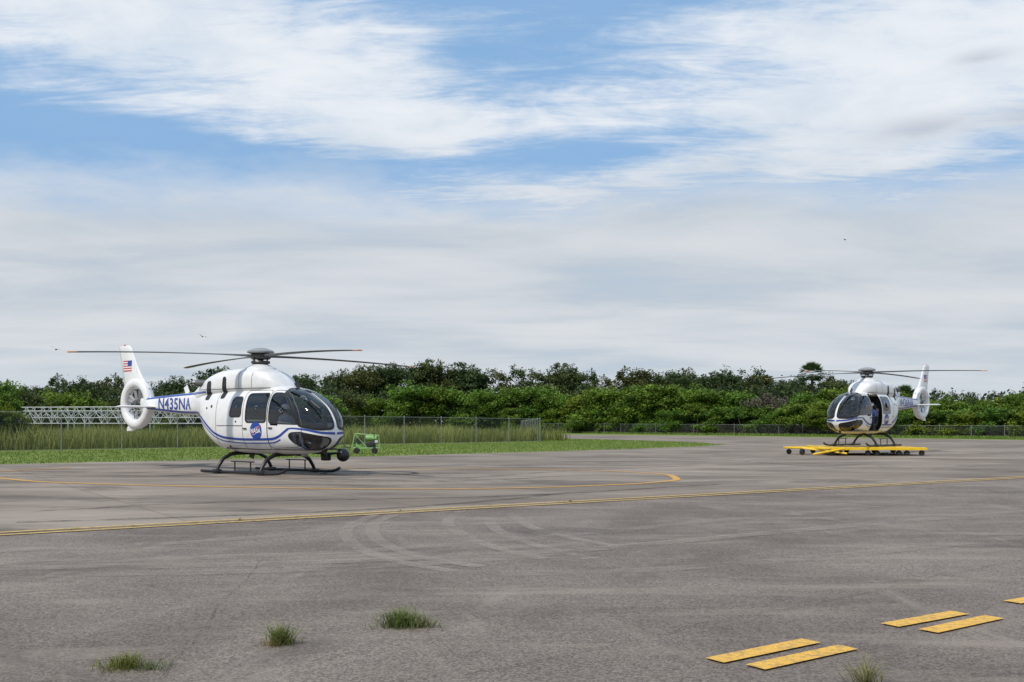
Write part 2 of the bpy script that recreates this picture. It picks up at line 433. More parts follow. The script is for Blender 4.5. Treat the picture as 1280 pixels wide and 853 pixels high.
        for sgm in segs:
            strip('blue_stripe',bvh,md,sgm,.065,.007,M['blue'],E)
            sg3=[(a,z-.105) for a,z in sgm if -2.3<a<1.8]
            if len(sg3)>2: strip('blue_stripe',bvh,md,sg3,.032,.007,M['blue'],E)
        up=interp_rows([(-1.8,2.39),(-2.4,2.375),(-3.5,2.34),(-4.5,2.295),(-5.6,2.245)],6)
        strip('blue_stripe',bvh,md,up,.06,.008,M['blue'],E)
        decal_text('registration_marking',reg,.50,bvh,md,-3.92,2.065,.009,M['blue'],E,bold=.009,slope=.015*(1 if md=='P' else -1)*(1 if md=='P' else 1),sx=.97,space=1.06)
        t=np.linspace(0,2*math.pi,48,endpoint=False); cx,cz,r=.80,1.24,.25
        em=mkobj('round_emblem',*grid_mesh(patch_pts(bvh,md,np.c_[cx+r*np.cos(t),cz+r*np.sin(t)],[.2,.4,.6,.8,1.],.012)),M['blue2'],E,True)
        if slid: em.location=SH
        sg2=1 if md=='S' else -1
        tt=np.linspace(.5,6.1,40); orb=[(cx+sg2*(.20*math.cos(q)*math.cos(.5)-.07*math.sin(q)*math.sin(.5)),cz+.20*math.cos(q)*math.sin(.5)+.07*math.sin(q)*math.cos(.5)) for q in tt]
        strip('emblem_orbit',bvh,md,orb,.010,.0145,M['wdecal'],em,step=.02)
        strip('emblem_vector',bvh,md,[(cx-sg2*.22,cz-.03),(cx-sg2*.02,cz+.02),(cx+sg2*.23,cz+.15)],.022,.016,M['red'],em,step=.03)
        strip('emblem_vector',bvh,md,[(cx-sg2*.18,cz-.12),(cx,cz+.0),(cx+sg2*.23,cz+.15)],.018,.0165,M['red'],em,step=.03)
        decal_text('emblem_lettering','NASA',.17,bvh,md,cx,cz,.019,M['wdecal'],em,bold=.004,bis=3)
        ex=MB(); ex.tube([(-1.7,.36*sg,2.64),(-2.10,.44*sg,2.66),(-2.33,.52*sg,2.67)],[.11,.10,.11],16,0,False); ex.tube([(-2.15,.45*sg,2.66),(-2.16,.452*sg,2.66)],[.10,.001],16,1,False)
        ex.obj('exhaust_pipe',[M['rotor'],M['black']],E,True)
    for s in (-1,1):
        strip('blue_stripe',bvp,'wrap',interp_rows([(1*s,-5.0),(12*s,-4.6),(24*s,-2.4),(33*s,-1.6),(38.5*s,-2.2)],6),1.8,.007,M['blue'],E,step=1.5)
    if open_door:
        cc=dwin.mean(0)
        def byang(P):
            a=np.arctan2(P[:,1]-cc[1],P[:,0]-cc[0]);o=np.argsort(a); th=np.linspace(-math.pi,math.pi,96,endpoint=False)
            return np.c_[np.interp(th,a[o],P[o,0],period=2*math.pi),np.interp(th,a[o],P[o,1],period=2*math.pi)]
        A=byang(dwin);B=byang(dpoly); rows=[]
        for t in (0,.25,.5,.75,1.): rows.append([(proj(bvp,'P',a*(1-t)+b*t,.010) or Vector((cc[0],.8,cc[1])))+SH for a,b in zip(A,B)])
        gv,gf=grid_mesh(rows,False); d=mkobj('sliding_door',gv,gf,M['body'],E,True); d['label']='cabin door slid open to the rear'
        bm=bmesh.new(); bm.from_mesh(d.data)
        if sum(f.normal.y for f in bm.faces)<0: bmesh.ops.reverse_faces(bm,faces=bm.faces)
        bm.to_mesh(d.data); bm.free()
        gv,gf=grid_mesh([[p+SH for p in r] for r in patch_pts(bvp,'P',dwin,[.3,.6,1.],.012)]); mkobj('side_window',gv,gf,M['glass'],d,True)
        for yy,ww in ((.99,.065),(.885,.032)):
            s_=strip('blue_stripe',bvp,'P',[(.24,yy),(1.24,yy)],ww,.014,M['blue'],d); s_.location=SH
    it=MB(); it.box((.9,0,.72),(3.4,1.2,.05),.01); it.box((-.55,0,1.5),(.04,1.34,1.5),.01); it.obj('cabin_floor',M['seat'],E)
    ip=MB(); ip.box((2.35,0,1.20),(.25,.85,.30),.05); ip.box((2.22,0,1.38),(.16,.8,.14),.05); ip.box((2.0,0,.95),(.6,.2,.35),.03); ip.obj('instrument_panel',M['black'],E)
    for (a,y) in ((1.45,-.34),(1.45,.34),(.35,-.42),(.35,.0),(.35,.42)):
        sx=MB(); sx.box((a+.1,y,1.0),(.48,.44,.12),.04); sx.box((a-.16,y,1.38),(.12,.44,.72),.05,rot=Matrix.Rotation(math.radians(-8),3,'Y')); sx.box((a-.2,y,1.82),(.09,.24,.18),.04); sx.box((a+.08,y,.84),(.3,.3,.2),.02)
        sx.obj('seat',M['seat'],E)
    mz=3.42
    mf=MB(); mf.lathe((0,0,0),(0,0,1),[(.52,2.90),(.46,3.06),(.30,3.14),(.21,3.19),(.001,3.21)],28); mf.obj('mast_fairing',M['body'],E,True)
    mh=MB(); mh.tube([(0,0,3.1),(0,0,3.5)],.085,16); mh.lathe((0,0,mz),(0,0,1),[(.001,-.10),(.26,-.09),(.32,-.03),(.32,.04),(.2,.08)],24)
    for k in range(4):
        t=blade_ang+k*math.pi/2+.35; mh.tube([(.2*math.cos(t),.2*math.sin(t),3.20),(.3*math.cos(t),.3*math.sin(t),3.36)],.018,8)
    mh.lathe((0,0,3.24),(0,0,1),[(.001,-.04),(.26,-.04),(.28,0),(.26,.04),(.001,.04)],24)
    hub=mh.obj('rotor_hub',M['dark'],E,True)
    cp=MB(); cp.lathe((0,0,mz),(0,0,1),[(.001,.06),(.34,.08),(.39,.10),(.39,.14),(.33,.18),(.2,.225),(.08,.245),(.001,.25)],32)
    cp.obj('hub_cap',M['grey'],hub,True)
    for k in range(4):
        bv,bf,mi=blade_mesh(blade_ang+k*math.pi/2); b=mkobj('rotor_blade',bv,bf,[M['rotor'],M['orange']],hub,False,mi); b.location=(0,0,mz)
    cx,cz=-6.32,2.10
    sh=MB(); prof=[]
    for k in range(21):
        t=2*math.pi*k/20; c_,s_=math.cos(t),math.sin(t); prof.append((.68+.16*math.copysign(abs(c_)**.8,c_),.16*math.copysign(abs(s_)**.8,s_)))
    sh.lathe((cx,0,cz),(0,1,0),prof,48)
    sh.obj('tail_rotor_shroud',M['body'],E,True)
    fn=MB(); fn.lathe((cx,0,cz),(0,1,0),[(.001,-.13),(.10,-.12),(.13,-.04),(.13,.06),(.09,.11),(.001,.12)],20)
    fan=fn.obj('tail_rotor_hub',M['rotor'],E,True)
    for k in range(10):
        t=k*2*math.pi/10+.13*(k%3); bl=MB(); R=Matrix.Rotation(t,3,'Y')
        bl.box(R@Vector((.31,0,0))+Vector((cx,-.02,cz)),(.40,.03,.09),.008,rot=R@Matrix.Rotation(math.radians(35),3,'X')); bl.obj('fan_blade',M['grey'],fan)
    st=MB()
    for k in range(5):
        t=k*2*math.pi/5+.4; st.tube([(cx,.08,cz),(cx+.55*math.cos(t),.08,cz+.55*math.sin(t))],.022,8)
    st.obj('stator_vane',M['white2'],fan)
    def fin(rows,nm,par):
        V=[];Fc=[];S=interp_rows(rows,5); pr=[(0,0),(.08,.6),(.3,1),(.6,.75),(.85,.35),(1,.06),(1,-.06),(.85,-.35),(.6,-.75),(.3,-1),(.08,-.6)]; n=len(pr)
        for z,xl,xt,th in S:
            for a,b in pr: V.append((xl+(xt-xl)*a,b*th,z))
        for i in range(len(S)-1):
            for k in range(n): Fc.append((i*n+k,i*n+(k+1)%n,(i+1)*n+(k+1)%n,(i+1)*n+k))
        Fc.append(tuple(range(n)));Fc.append(tuple(range((len(S)-1)*n,len(S)*n)))
        o=mkobj(nm,V,Fc,M['body'],par,True); bm=bmesh.new();bm.from_mesh(o.data);bmesh.ops.recalc_face_normals(bm,faces=bm.faces);bm.to_mesh(o.data);bm.free()
        return o,V,Fc
    fo,FV,FF=fin([(2.58,-5.56,-7.06,.10),(2.85,-5.86,-7.12,.09),(3.2,-6.14,-7.20,.08),(3.6,-6.40,-7.29,.065),(3.98,-6.64,-7.38,.05),(4.05,-6.74,-7.36,.03)],'tail_fin',E)
    fin([(1.40,-6.05,-6.80,.08),(1.28,-6.3,-6.92,.06),(1.18,-6.55,-6.95,.04)],'lower_fin',E)
    fb=BVHTree.FromPolygons([Vector(v) for v in FV],FF)
    for md in ('S','P'):
        x1,x0=-6.54,-7.10; z0,z1=3.16,3.52; nr=9
        for i in range(nr):
            zz=z0+(z1-z0)*(i+.5)/nr
            strip('flag_stripe',fb,md,[(x0,zz+.02),(x1,zz+.02)],(z1-z0)/nr,.006,M['red'] if i%2==0 else M['wdecal'],fo)
        strip('flag_canton',fb,md,[(x1-.24,z1-.095+.02),(x1,z1-.095+.02)],.19,.009,M['blue2'],fo)
    sb=MB(); pr=[(0,0),(.08,.6),(.3,1),(.6,.75),(1,.05),(1,-.05),(.6,-.75),(.3,-1),(.08,-.6)]; V=[]; ys=[-1.36,-1.32,-.1,.1,1.32,1.36]
    for y in ys:
        e=abs(y)>1.34; ch=.36 if e else (.46 if abs(y)>1 else .52); x0=-5.02-(.05 if e else 0)
        for a,b in pr: V.append((x0-ch*a,y,1.98+b*(.012 if e else .035)))
    n=len(pr);Fc=[(i*n+k,i*n+(k+1)%n,(i+1)*n+(k+1)%n,(i+1)*n+k) for i in range(5) for k in range(n)]+[tuple(range(n)),tuple(range(5*n,6*n))]
    sb.add(V,Fc); sb.obj('horizontal_stabiliser',M['body'],E,True)
    for y in (-1.0,1.0):
        sk=MB(); pts=[(-1.45,y,.055),(-1.3,y,.05),(0,y,.05),(1.7,y,.05),(2.0,y,.07),(2.2,y,.12),(2.28,y,.16)]
        sk.tube(pts,.045,12)
        sk.box((.45,y*1.0,.36),(.9,.14,.03),.01); sk.tube([(.1,y,.06),(.1,y,.35)],.02,8); sk.tube([(.8,y,.06),(.8,y,.35)],.02,8)
        sk.box((-.72,y,.06),(.34,.13,.12),.03); sk.box((1.22,y,.06),(.34,.13,.12),.03)
        sk.obj('landing_skid',M['black'],E,True)
    for x in (-.72,1.22):
        ct=MB(); pts=[(x,-1.0,.08),(x,-.93,.22),(x,-.78,.42),(x,-.52,.54),(x,-.3,.57),(x,.3,.57),(x,.52,.54),(x,.78,.42),(x,.93,.22),(x,1.0,.08)]
        ct.tube(pts,[.05,.05,.055,.06,.06,.06,.06,.055,.05,.05],12); ct.obj('cross_tube',M['black'],E,True)
    an=MB(); an.box((-.4,0,.50),(.22,.02,.18),.005,rot=Matrix.Rotation(.3,3,'Y')); an.obj('belly_antenna',M['black'],E)
    an=MB(); an.box((-3.6,0,2.50),(.20,.02,.26),.005,rot=Matrix.Rotation(-.5,3,'Y')); an.obj('boom_antenna',M['body'],E)
    wc=MB(); wc.box((1.62,0,2.54),(.16,.025,.24),.008,rot=Matrix.Rotation(-.7,3,'Y')); wc.obj('wire_cutter',M['black'],E)
    wc=MB(); wc.box((2.75,0,.70),(.18,.025,.2),.008,rot=Matrix.Rotation(.6,3,'Y')); wc.obj('wire_cutter',M['black'],E)
    bc=MB(); bc.lathe((-7.05,0,4.04),(0,0,1),[(.03,0),(.03,.04),(.001,.06)],12); bc.obj('beacon_light',M['red'],E,True)
    for s in(-1,1):
        pp=[proj(bvp,'wrap',q,.02) for q in ((6*s,4),(10*s,16),(14*s,26))]
        wp=MB(); wp.tube(pp,.010,6); wp.obj('wiper',M['black'],E)
    ll=MB(); ll.lathe((1.9,0,.60),(0,0,-1),[(.1,0),(.1,.08),(.07,.1),(.001,.1)],16); ll.obj('landing_light',M['grey'],E,True)
    if pod_cam:
        pc=MB(); pc.tube([(2.0,.2,.62),(2.2,.6,.58),(2.5,.86,.60)],.035,8); pc.box((2.5,.86,.66),(.16,.2,.14),.03)
        pr=[(.19*math.sin(t),-.19*math.cos(t)) for t in np.linspace(0.01,math.pi-.01,11)]
        pc.lathe((2.55,.88,.54),(0,0,1),pr,20)
        pc.box((2.12,.62,.5),(.24,.2,.24),.03); pc.obj('camera_turret',M['black'],E,True)
    return E
LH=(-7.4,29.3,.02); a1=math.atan2(-.60,.80)
helicopter(LH,a1,'N435NA',math.radians(41)-a1,'white and blue helicopter parked on skids on the apron',False,True)
RH=(16.55,46.4,.392); a2=math.atan2(-.72,-.694)
helicopter(RH,a2,'N436NA',math.radians(43)-a2,'white and blue helicopter with open side door on a yellow dolly',True,False)
def inheli(L,a,p):
    c,s=math.cos(a),math.sin(a); return (L[0]+c*p[0]-s*p[1],L[1]+s*p[0]+c*p[1],L[2]+p[2])
seated_person(inheli(LH,a1,(1.5,-.34,1.04)),a1,M['suit2'],'seated pilot in light blue shirt and white helmet',M['white2'])
seated_person(inheli(RH,a2,(.47,.42,1.04)),a2,M['suit'],'person in dark blue suit seated inside the open door',M['white2'])
# ---------------------------------------------------------------- dolly
def dolly():
    E=empty('helicopter_dolly',(16.35,46.2,.012),math.radians(-3),'yellow steel wheeled landing platform under the helicopter','trailer')
    d=MB(); d.box((0,0,.345),(4.2,4.0,.05),.01)
    for y in (-2.0,0,2.0): d.box((0,y,.30),(4.3,.09,.11),.01)
    for x in (-2.1,-.8,.8,2.1): d.box((x,0,.295),(.09,4.0,.10),.01)
    for k in range(8): d.box((-1.9+k*.54,0,.374),(.03,3.9,.012),0,1)
    d.obj('deck',[M['yellow'],M['dark']],E)
    t=MB(); t.tube([(-2.1,-1.8,.30),(-3.5,-.2,.31)],.045,8); t.tube([(-2.1,1.8,.30),(-3.5,.2,.31)],.045,8)
    t.box((-3.55,0,.31),(.2,.5,.09),.02); t.box((-2.8,0,.31),(.12,1.8,.07),.02); t.tube([(-2.9,-2.3,.06),(-1.5,-2.15,.32)],.045,8); t.tube([(-3.1,-1.2,.31),(-1.4,-2.2,.10)],.04,8)
    t.tube([(-3.5,-.3,.31),(-2.1,-2.1,.31)],.045,8); t.obj('tow_frame',M['yellow'],E)
    bx=MB(); bx.box((.3,-2.10,.20),(.4,.1,.12),.02); bx.obj('equipment_box',M['grey'],E)
    for (x,y) in ((-3.4,0.2),(-3.1,-1.1),(-2.6,1.0),(-2.0,-1.9),(-1.6,-1.9),(-.4,-1.9),(0.0,-1.9),(.35,-1.9),(.95,-1.9),(1.3,-1.9),(1.95,-1.9),(-1.9,1.8),(-.3,1.8),(1.0,1.8),(1.9,1.8)):
        w=MB(); w.lathe((x,y,.12),(0,1,0),[(.05,-.05),(.10,-.05),(.12,-.035),(.12,.035),(.10,.05),(.05,.05)],20); wo=w.obj('wheel',M['rubber'],E,True)
        r=MB(); r.lathe((x,y,.12),(0,1,0),[(.001,-.04),(.05,-.055),(.06,-.04),(.06,.04),(.001,.04)],14); r.obj('wheel_rim',M['dark'],wo,True)
dolly()
# ---------------------------------------------------------------- green ground cart
def cart():
    x,y=G(457,567.5); E=empty('service_cart',(x,y,.01),math.radians(8),'pale green open wheeled service cart on the grass edge','cart')
    b=MB(); b.box((0,0,.26),(1.25,.60,.06),.02); b.box((-.30,0,.42),(.30,.46,.26),.05); b.tube([(.0,-.0,.74),(.52,.0,.74)],.13,14); b.obj('body',M['green'],E,True)
    f=MB()
    for s in(-1,1):
        f.tube([(-.64,.29*s,.26),(-.50,.29*s,.95)],.022,8); f.tube([(-.50,.29*s,.95),(.62,.29*s,.86),(.66,.29*s,.26)],.022,8); f.tube([(.10,.29*s,.26),(-.50,.29*s,.92)],.018,8)
    f.tube([(-.50,-.29,.95),(-.50,.29,.95)],.022,8); f.tube([(.62,-.29,.86),(.62,.29,.86)],.022,8); f.obj('frame',M['green'],E,True)
    e=MB(); e.box((.25,0,.42),(.46,.38,.28),.06); e.tube([(.40,-.1,.5),(.40,-.1,.98)],.025,8); e.lathe((-.30,-.26,.62),(0,1,0),[(.001,-.02),(.14,-.02),(.16,0),(.14,.02),(.001,.02)],16); e.obj('engine',M['dark'],E,True)
    p=MB(); p.box((.50,-.27,.58),(.14,.02,.12),.005); p.obj('control_panel',M['white2'],E)
    for sx in(-.42,.42):
        for sy in(-.34,.34):
            w=MB(); w.lathe((sx,sy,.15),(0,1,0),[(.001,-.04),(.08,-.05),(.13,-.045),(.15,-.03),(.15,.03),(.13,.045),(.08,.05),(.001,.04)],20); w.obj('wheel',M['rubber'],E,True)
    h=MB(); h.tube([(-.62,0,.28),(-.95,0,.30),(-1.05,0,.5)],.022,8); h.obj('tow_handle',M['dark'],E)
cart()
# ---------------------------------------------------------------- ground
def ground_mat(kind):
    m=bpy.data.materials.new(kind); m.use_nodes=True; t=NT(m.node_tree); p=m.node_tree.nodes['Principled BSDF']
    geo=t.n('ShaderNodeNewGeometry').outputs['Position']
    if kind=='grass':
        f=t.smooth(t.noise(geo,.25,4,.65),.35,.65); c=t.mix(f,(.12,.18,.03,1),(.20,.25,.06,1))
        f2=t.smooth(t.noise(geo,6,4,.7),.45,.75); c=t.mix(f2,c,(.27,.28,.10,1)); 
        p.inputs['Roughness'].default_value=.9; bs,bd,bst=25,.05,.8
    elif kind=='asphalt':
        base=t.smooth(t.noise(geo,.30,5,.62,.6),.32,.68)
        c=t.mix(base,(.138,.115,.098,1),(.212,.180,.154,1))
        v=t.n('ShaderNodeTexVoronoi'); t.l(geo,v.inputs['Vector']); v.inputs['Scale'].default_value=75
        gg=t.n('ShaderNodeSeparateColor'); t.l(v.outputs['Color'],gg.inputs[0])
        g=t.smooth(gg.outputs[0],.0,1.,.55,1.45)
        c=t.mix(.9,c,g,'MULTIPLY')
        f=t.noise(geo,220,2,.7); c=t.mix(t.smooth(f,.62,.75),c,(.44,.38,.33,1))
        st=t.smooth(t.noise(t.mapping(geo,(.25,1.2,1),(0,0,-.58)),1.1,5,.7,.5),.48,.72); c=t.mix(t.m('MULTIPLY',st,.6),c,(.31,.262,.22,1))
        st=t.smooth(t.noise(t.mapping(geo,(1,.35,1),(0,0,.35),(4,4,0)),.9,5,.7,1.2),.54,.72); c=t.mix(t.m('MULTIPLY',st,.5),c,(.31,.267,.228,1))
        dk=t.smooth(t.noise(geo,.6,5,.7,.8),.52,.72); c=t.mix(t.m('MULTIPLY',dk,.6),c,(.085,.073,.064,1))
        dk=t.smooth(t.noise(geo,3.2,4,.7,.3),.64,.76); c=t.mix(t.m('MULTIPLY',dk,.55),c,(.06,.053,.047,1))
        p.inputs['Roughness'].default_value=.88; bs,bd,bst=90,.007,.65
    else:
        base=t.smooth(t.noise(t.mapping(geo,(.5,1,1),(0,0,-.58)),.22,5,.65,.8),.3,.7)
        c=t.mix(base,(.190,.155,.126,1),(.330,.278,.230,1))
        dk=t.smooth(t.noise(t.mapping(geo,(.35,1,1),(0,0,-.3),(5,2,0)),.5,5,.7,.6),.46,.66); c=t.mix(t.m('MULTIPLY',dk,.8),c,(.115,.097,.082,1))
        lt=t.smooth(t.noise(t.mapping(geo,(.3,1,1),(0,0,.1),(9,2,0)),.4,5,.7,.6),.56,.70); c=t.mix(t.m('MULTIPLY',lt,.65),c,(.42,.36,.30,1))
        br=t.n('ShaderNodeTexBrick'); t.l(t.mapping(geo,(1,1,1),(0,0,-.583)),br.inputs['Vector']); br.inputs['Scale'].default_value=.12; br.inputs['Mortar Size'].default_value=.004; br.offset=0
        br.inputs['Color1'].default_value=(1,1,1,1);br.inputs['Color2'].default_value=(.84,.84,.84,1);br.inputs['Mortar'].default_value=(.68,.66,.64,1)
        c=t.mix(.7,c,br.outputs[0],'MULTIPLY')
        f=t.noise(geo,60,3,.7); c=t.mix(t.smooth(f,.55,.8,0,.4),c,(.36,.33,.29,1))
        p.inputs['Roughness'].default_value=.85; bs,bd,bst=50,.006,.5
    t.l(c,p.inputs['Base Color']); p.inputs['Specular IOR Level'].default_value=.2
    bn=t.n('ShaderNodeBump'); bn.inputs['Strength'].default_value=bst; bn.inputs['Distance'].default_value=bd
    t.l(t.noise(geo,bs,3,.7),bn.inputs['Height']); t.l(bn.outputs[0],p.inputs['Normal'])
    return m
def sheet(name,pts,z,m,kind='structure',label=None):
    o=mkobj(name,[(x,y,z) for x,y in pts],[tuple(range(len(pts)))],m)
    bm=bmesh.new();bm.from_mesh(o.data)
    for f in bm.faces:
        if f.normal.z<0: f.normal_flip()
    bm.to_mesh(o.data);bm.free()
    tag(o,label,None,None,kind); return o
mg,ma,mc=ground_mat('grass'),ground_mat('asphalt'),ground_mat('concrete')
sheet('ground',[(-3000,-500),(3000,-500),(3000,5000),(-3000,5000)],0,mg)
def rag(a,b,n,amp):
    a=np.array(a);b=np.array(b); d=(b-a)/np.linalg.norm(b-a); nn=np.array((-d[1],d[0])); return [tuple(a+(b-a)*i/n+nn*random.gauss(0,amp)*(0<i<n)) for i in range(n)]
e1=[G(908,556.2),G(860,559),G(700,564.5),G(480,570.5),G(250,575.5),G(0,581),(-60,2)]
edge=[]
for a,b in zip(e1[:-1],e1[1:]): edge+=rag(a,b,18,.07)
edge.append(e1[-1])
far=[(80,40),(42.7,82.9),(22.3,106.6),G(690,543.5),(-15,135),(-12,108),G(685,548.3),G(800,551.2),G(870,553.6)]+edge
sheet('apron',[(-60,-20),(80,-20)]+far,.004,ma,label='worn asphalt apron')
lp=lambda t:(-6.85+.8345*t,13.3+.551*t)
sheet('apron_slab',[lp(-45),lp(83)]+far[1:],.008,mc,label='weathered concrete apron')
def mark_mat(name,col,wear=.5):
    m=bpy.data.materials.new(name); m.use_nodes=True; t=NT(m.node_tree); p=m.node_tree.nodes['Principled BSDF']
    geo=t.n('ShaderNodeNewGeometry').outputs['Position']
    f=t.smooth(t.noise(geo,14,5,.75),.48,.62); c=t.mix(t.m('MULTIPLY',f,wear),c4(col),(.16,.135,.11,1))
    f=t.smooth(t.noise(geo,90,3,.7),.50,.64); c=t.mix(t.m('MULTIPLY',f,.6),c,(.2,.14,.07,1)); t.l(c,p.inputs['Base Color']); p.inputs['Roughness'].default_value=.8
    bn=t.n('ShaderNodeBump'); bn.inputs['Strength'].default_value=.5; bn.inputs['Distance'].default_value=.006
    t.l(t.noise(geo,90,4,.7),bn.inputs['Height']); t.l(bn.outputs[0],p.inputs['Normal']); return m
my=mark_mat('yellow_marking',(.78,.45,.07),.5); myl=mark_mat('faded_yellow',(.58,.40,.14),.8); mo=mark_mat('orange_marking',(.66,.35,.06),.5)
def ribbon(name,pts,w,z,m,closed=False,kind='structure'):
    P=np.array(pts,float); T=np.gradient(P,axis=0); T/=np.linalg.norm(T,axis=1)[:,None]; N=np.c_[-T[:,1],T[:,0]]
    ww=np.array(w if hasattr(w,'__len__') else [w]*len(P))[:,None]
    A=P+N*ww/2;B=P-N*ww/2; V=[(x,y,z) for x,y in A]+[(x,y,z) for x,y in B]; n=len(P)
    o=mkobj(name,V,[(i,n+i,n+i+1,i+1) for i in range(n-1)],m); tag(o,None,None,None,kind); return o
perp=np.array((-.551,.8345))
for off in (-.18,.16):
    ribbon('road_marking',[np.array(lp(t))+perp*off for t in np.linspace(-30,80,40)],.15,.014,myl)
ring=[(0-60,590),(0,598.5),(60,603.5),(150,606.5),(260,609),(400,611.5),(520,612.3),(640,611),(740,608),(810,604.5),(846,600),(838,595),(800,591.5),(740,588.8),(640,587),(520,586.3),(380,586.2)]
R=interp_rows([G(*p) for p in ring],8); ribbon('road_marking',R,.20,.016,mo)
ribbon('road_marking',interp_rows([G(-60,592),G(0,590),G(35,588),G(90,586)],6),.18,.0165,mo)
def quad(a,b,w):
    a=np.array(a);b=np.array(b); ribbon('road_marking',[a,(a+b)/2,b],w,.016,my)
quad(G(893,828.5),G(1014,803.5),.155)
quad(G(944,837),G(1060,811.5),.155)
quad(G(1112,784),G(1200,768),.155); quad(G(1160,791.5),G(1243,773.5),.155)
quad(G(1265,755),G(1350,741),.155); quad(G(1320,762),G(1400,747),.155)
def alpha_mat(name,col,amt,scale=3):
    m=bpy.data.materials.new(name); m.use_nodes=True; t=NT(m.node_tree); p=m.node_tree.nodes['Principled BSDF']
    geo=t.n('ShaderNodeNewGeometry').outputs['Position']
    p.inputs['Base Color'].default_value=c4(col); p.inputs['Roughness'].default_value=.9
    a=t.smooth(t.noise(geo,scale,4,.7),.32,.62); b=t.smooth(t.noise(geo,40,2,.7),.3,.7,.3,1); t.l(t.m('MULTIPLY',t.m('MULTIPLY',a,b),amt),p.inputs['Alpha']); return m
tl=alpha_mat('scuff_light',(.44,.38,.325),.58,.9); td=alpha_mat('scuff_dark',(.04,.035,.031),.6,2); tf=alpha_mat('scuff_faint',(.40,.345,.295),.45,.9)
def track(pts,w,m,z): ribbon('tyre_or_shadow_mark',interp_rows([G(*p) for p in pts],8),w,z,m)
zz=.0122
for pts in ([(545,636),(500,643),(470,654),(466,668),(486,684),(530,698),(600,710)],[(505,638),(462,647),(436,661),(438,678),(466,694),(520,708),(570,716)],
            [(640,644),(660,658),(706,672),(770,684)],[(608,648),(622,664),(668,682),(740,700)],[(575,640),(560,652),(575,668),(620,686),(680,700)]):
    track(pts,.18,tl,zz); zz+=.0001
for pts in ([(0,706),(200,700),(420,692),(640,676),(900,652),(1100,634)],[(60,720),(300,716),(560,704),(800,682),(1100,655)],
            [(0,690),(150,684),(330,672),(480,654)],[(560,720),(760,716),(1000,700),(1280,672)],[(0,712),(300,707),(700,690),(1000,664),(1280,640)]):
    track(pts,.30,tf,zz); zz+=.0001
for pts in ([(560,600),(700,590),(900,582),(1100,578)],[(40,640),(300,628),(600,622),(900,606)],[(20,654),(220,648),(420,640),(600,628),(700,618)],[(350,600),(450,603),(600,601),(700,596)],[(900,575),(1050,585),(1280,588)]):
    track(pts,.22,td,zz); zz+=.0001
tt=np.linspace(0,2*math.pi,48); cx,cy=G(462,592.2); ribbon('tyre_or_shadow_mark',[(cx+1.35*math.cos(a),cy+1.1*math.sin(a)) for a in tt],.20,zz+.0003,alpha_mat('painted_rotor_shadow',(.02,.02,.02),1.5,2))  # dark ring paints the rotor blades' cast shadow onto the slab
cm=alpha_mat('crack',(.03,.027,.024),.9,2)
def crack(p0,p1,z,w=.010):
    a,b=np.array(G(*p0)),np.array(G(*p1)); n=60; P=[]; off=0
    for i in range(n):
        off+=random.gauss(0,.02); P.append(a+(b-a)*i/(n-1)+np.array((-.5,.8))*off)
    ribbon('surface_crack',P,w,z,cm)
crack((0,745),(700,700),.0150); crack((560,853),(1280,700),.0152); crack((700,700),(1280,655),.0154); crack((200,853),(330,700),.0156,.008)
# ---------------------------------------------------------------- foliage generators
def leaf_mesh(name,cent,size,tint,m,asp=.6,up=0):
    n=len(cent); nn=np.random.normal(size=(n,3)); nn[:,2]=np.abs(nn[:,2])+up; nn/=np.linalg.norm(nn,axis=1)[:,None]
    a=np.random.normal(size=(n,3)); a-=nn*(a*nn).sum(1)[:,None]; a/=np.linalg.norm(a,axis=1)[:,None]; b=np.cross(nn,a)
    s=np.array(size).reshape(-1,1)*(.7+.6*np.random.rand(n,1))
    V=np.stack([cent-a*s*.5,cent-b*s*.5*asp,cent+a*s*.5,cent+b*s*.5*asp],1).reshape(-1,3)
    me=bpy.data.meshes.new(name); me.from_pydata(V.tolist(),[],np.arange(4*n).reshape(n,4).tolist()); me.materials.append(m)
    at=me.attributes.new('tint','FLOAT','POINT'); at.data.foreach_set('value',np.repeat(np.clip(tint,0,1),4)); return me
def crown(name,seed,lobes,ncl,nl,size,m,spread=.45,flat=.62,up=.4):
    rs=np.random.RandomState(seed); np.random.seed(seed); C=[];T=[]
    L=np.array(lobes); vol=L[:,3]*L[:,4]; vol/=vol.sum()
    for _ in range(ncl):
        l=L[rs.choice(len(L),p=vol)]; d=rs.normal(size=3); d/=np.linalg.norm(d); 
        if d[2]<-.3: d[2]*=-.6
        r=rs.uniform(.5,1.05); c=l[:3]+d*np.array((l[3],l[3],l[4]))*r
        sp=spread*rs.uniform(.5,1.3); k=int(nl*rs.uniform(.6,1.3)); dd=rs.normal(size=(k,3)); dd/=np.linalg.norm(dd,axis=1)[:,None]; P=c+dd*(rs.rand(k,1)**.5)*np.array((sp,sp,sp*flat))*1.4
        base=rs.uniform(.15,.70)*(.55+.5*r); t=base+ (P[:,2]-c[2])/sp*.25+rs.normal(size=k)*.12  # clump tops lighter, crown inside darker: shade put into the leaf tint
        C.append(P);T.append(t)
    return leaf_mesh(name,np.vstack(C),size,np.concatenate(T),m,up=up)
def rand_lobes(rs,h0,h1,W,n,rv=(.7,1.3),rh=(.28,.48)):
    out=[]
    for i in range(n):
        z=rs.uniform(h0,h1); k=1-.55*((z-h0)/(h1-h0)); a=rs.uniform(0,6.28); r=W*k*rs.uniform(.2,.75)
        out.append((r*math.cos(a),r*math.sin(a),z,W*rs.uniform(*rh),rs.uniform(*rv)))
    return out
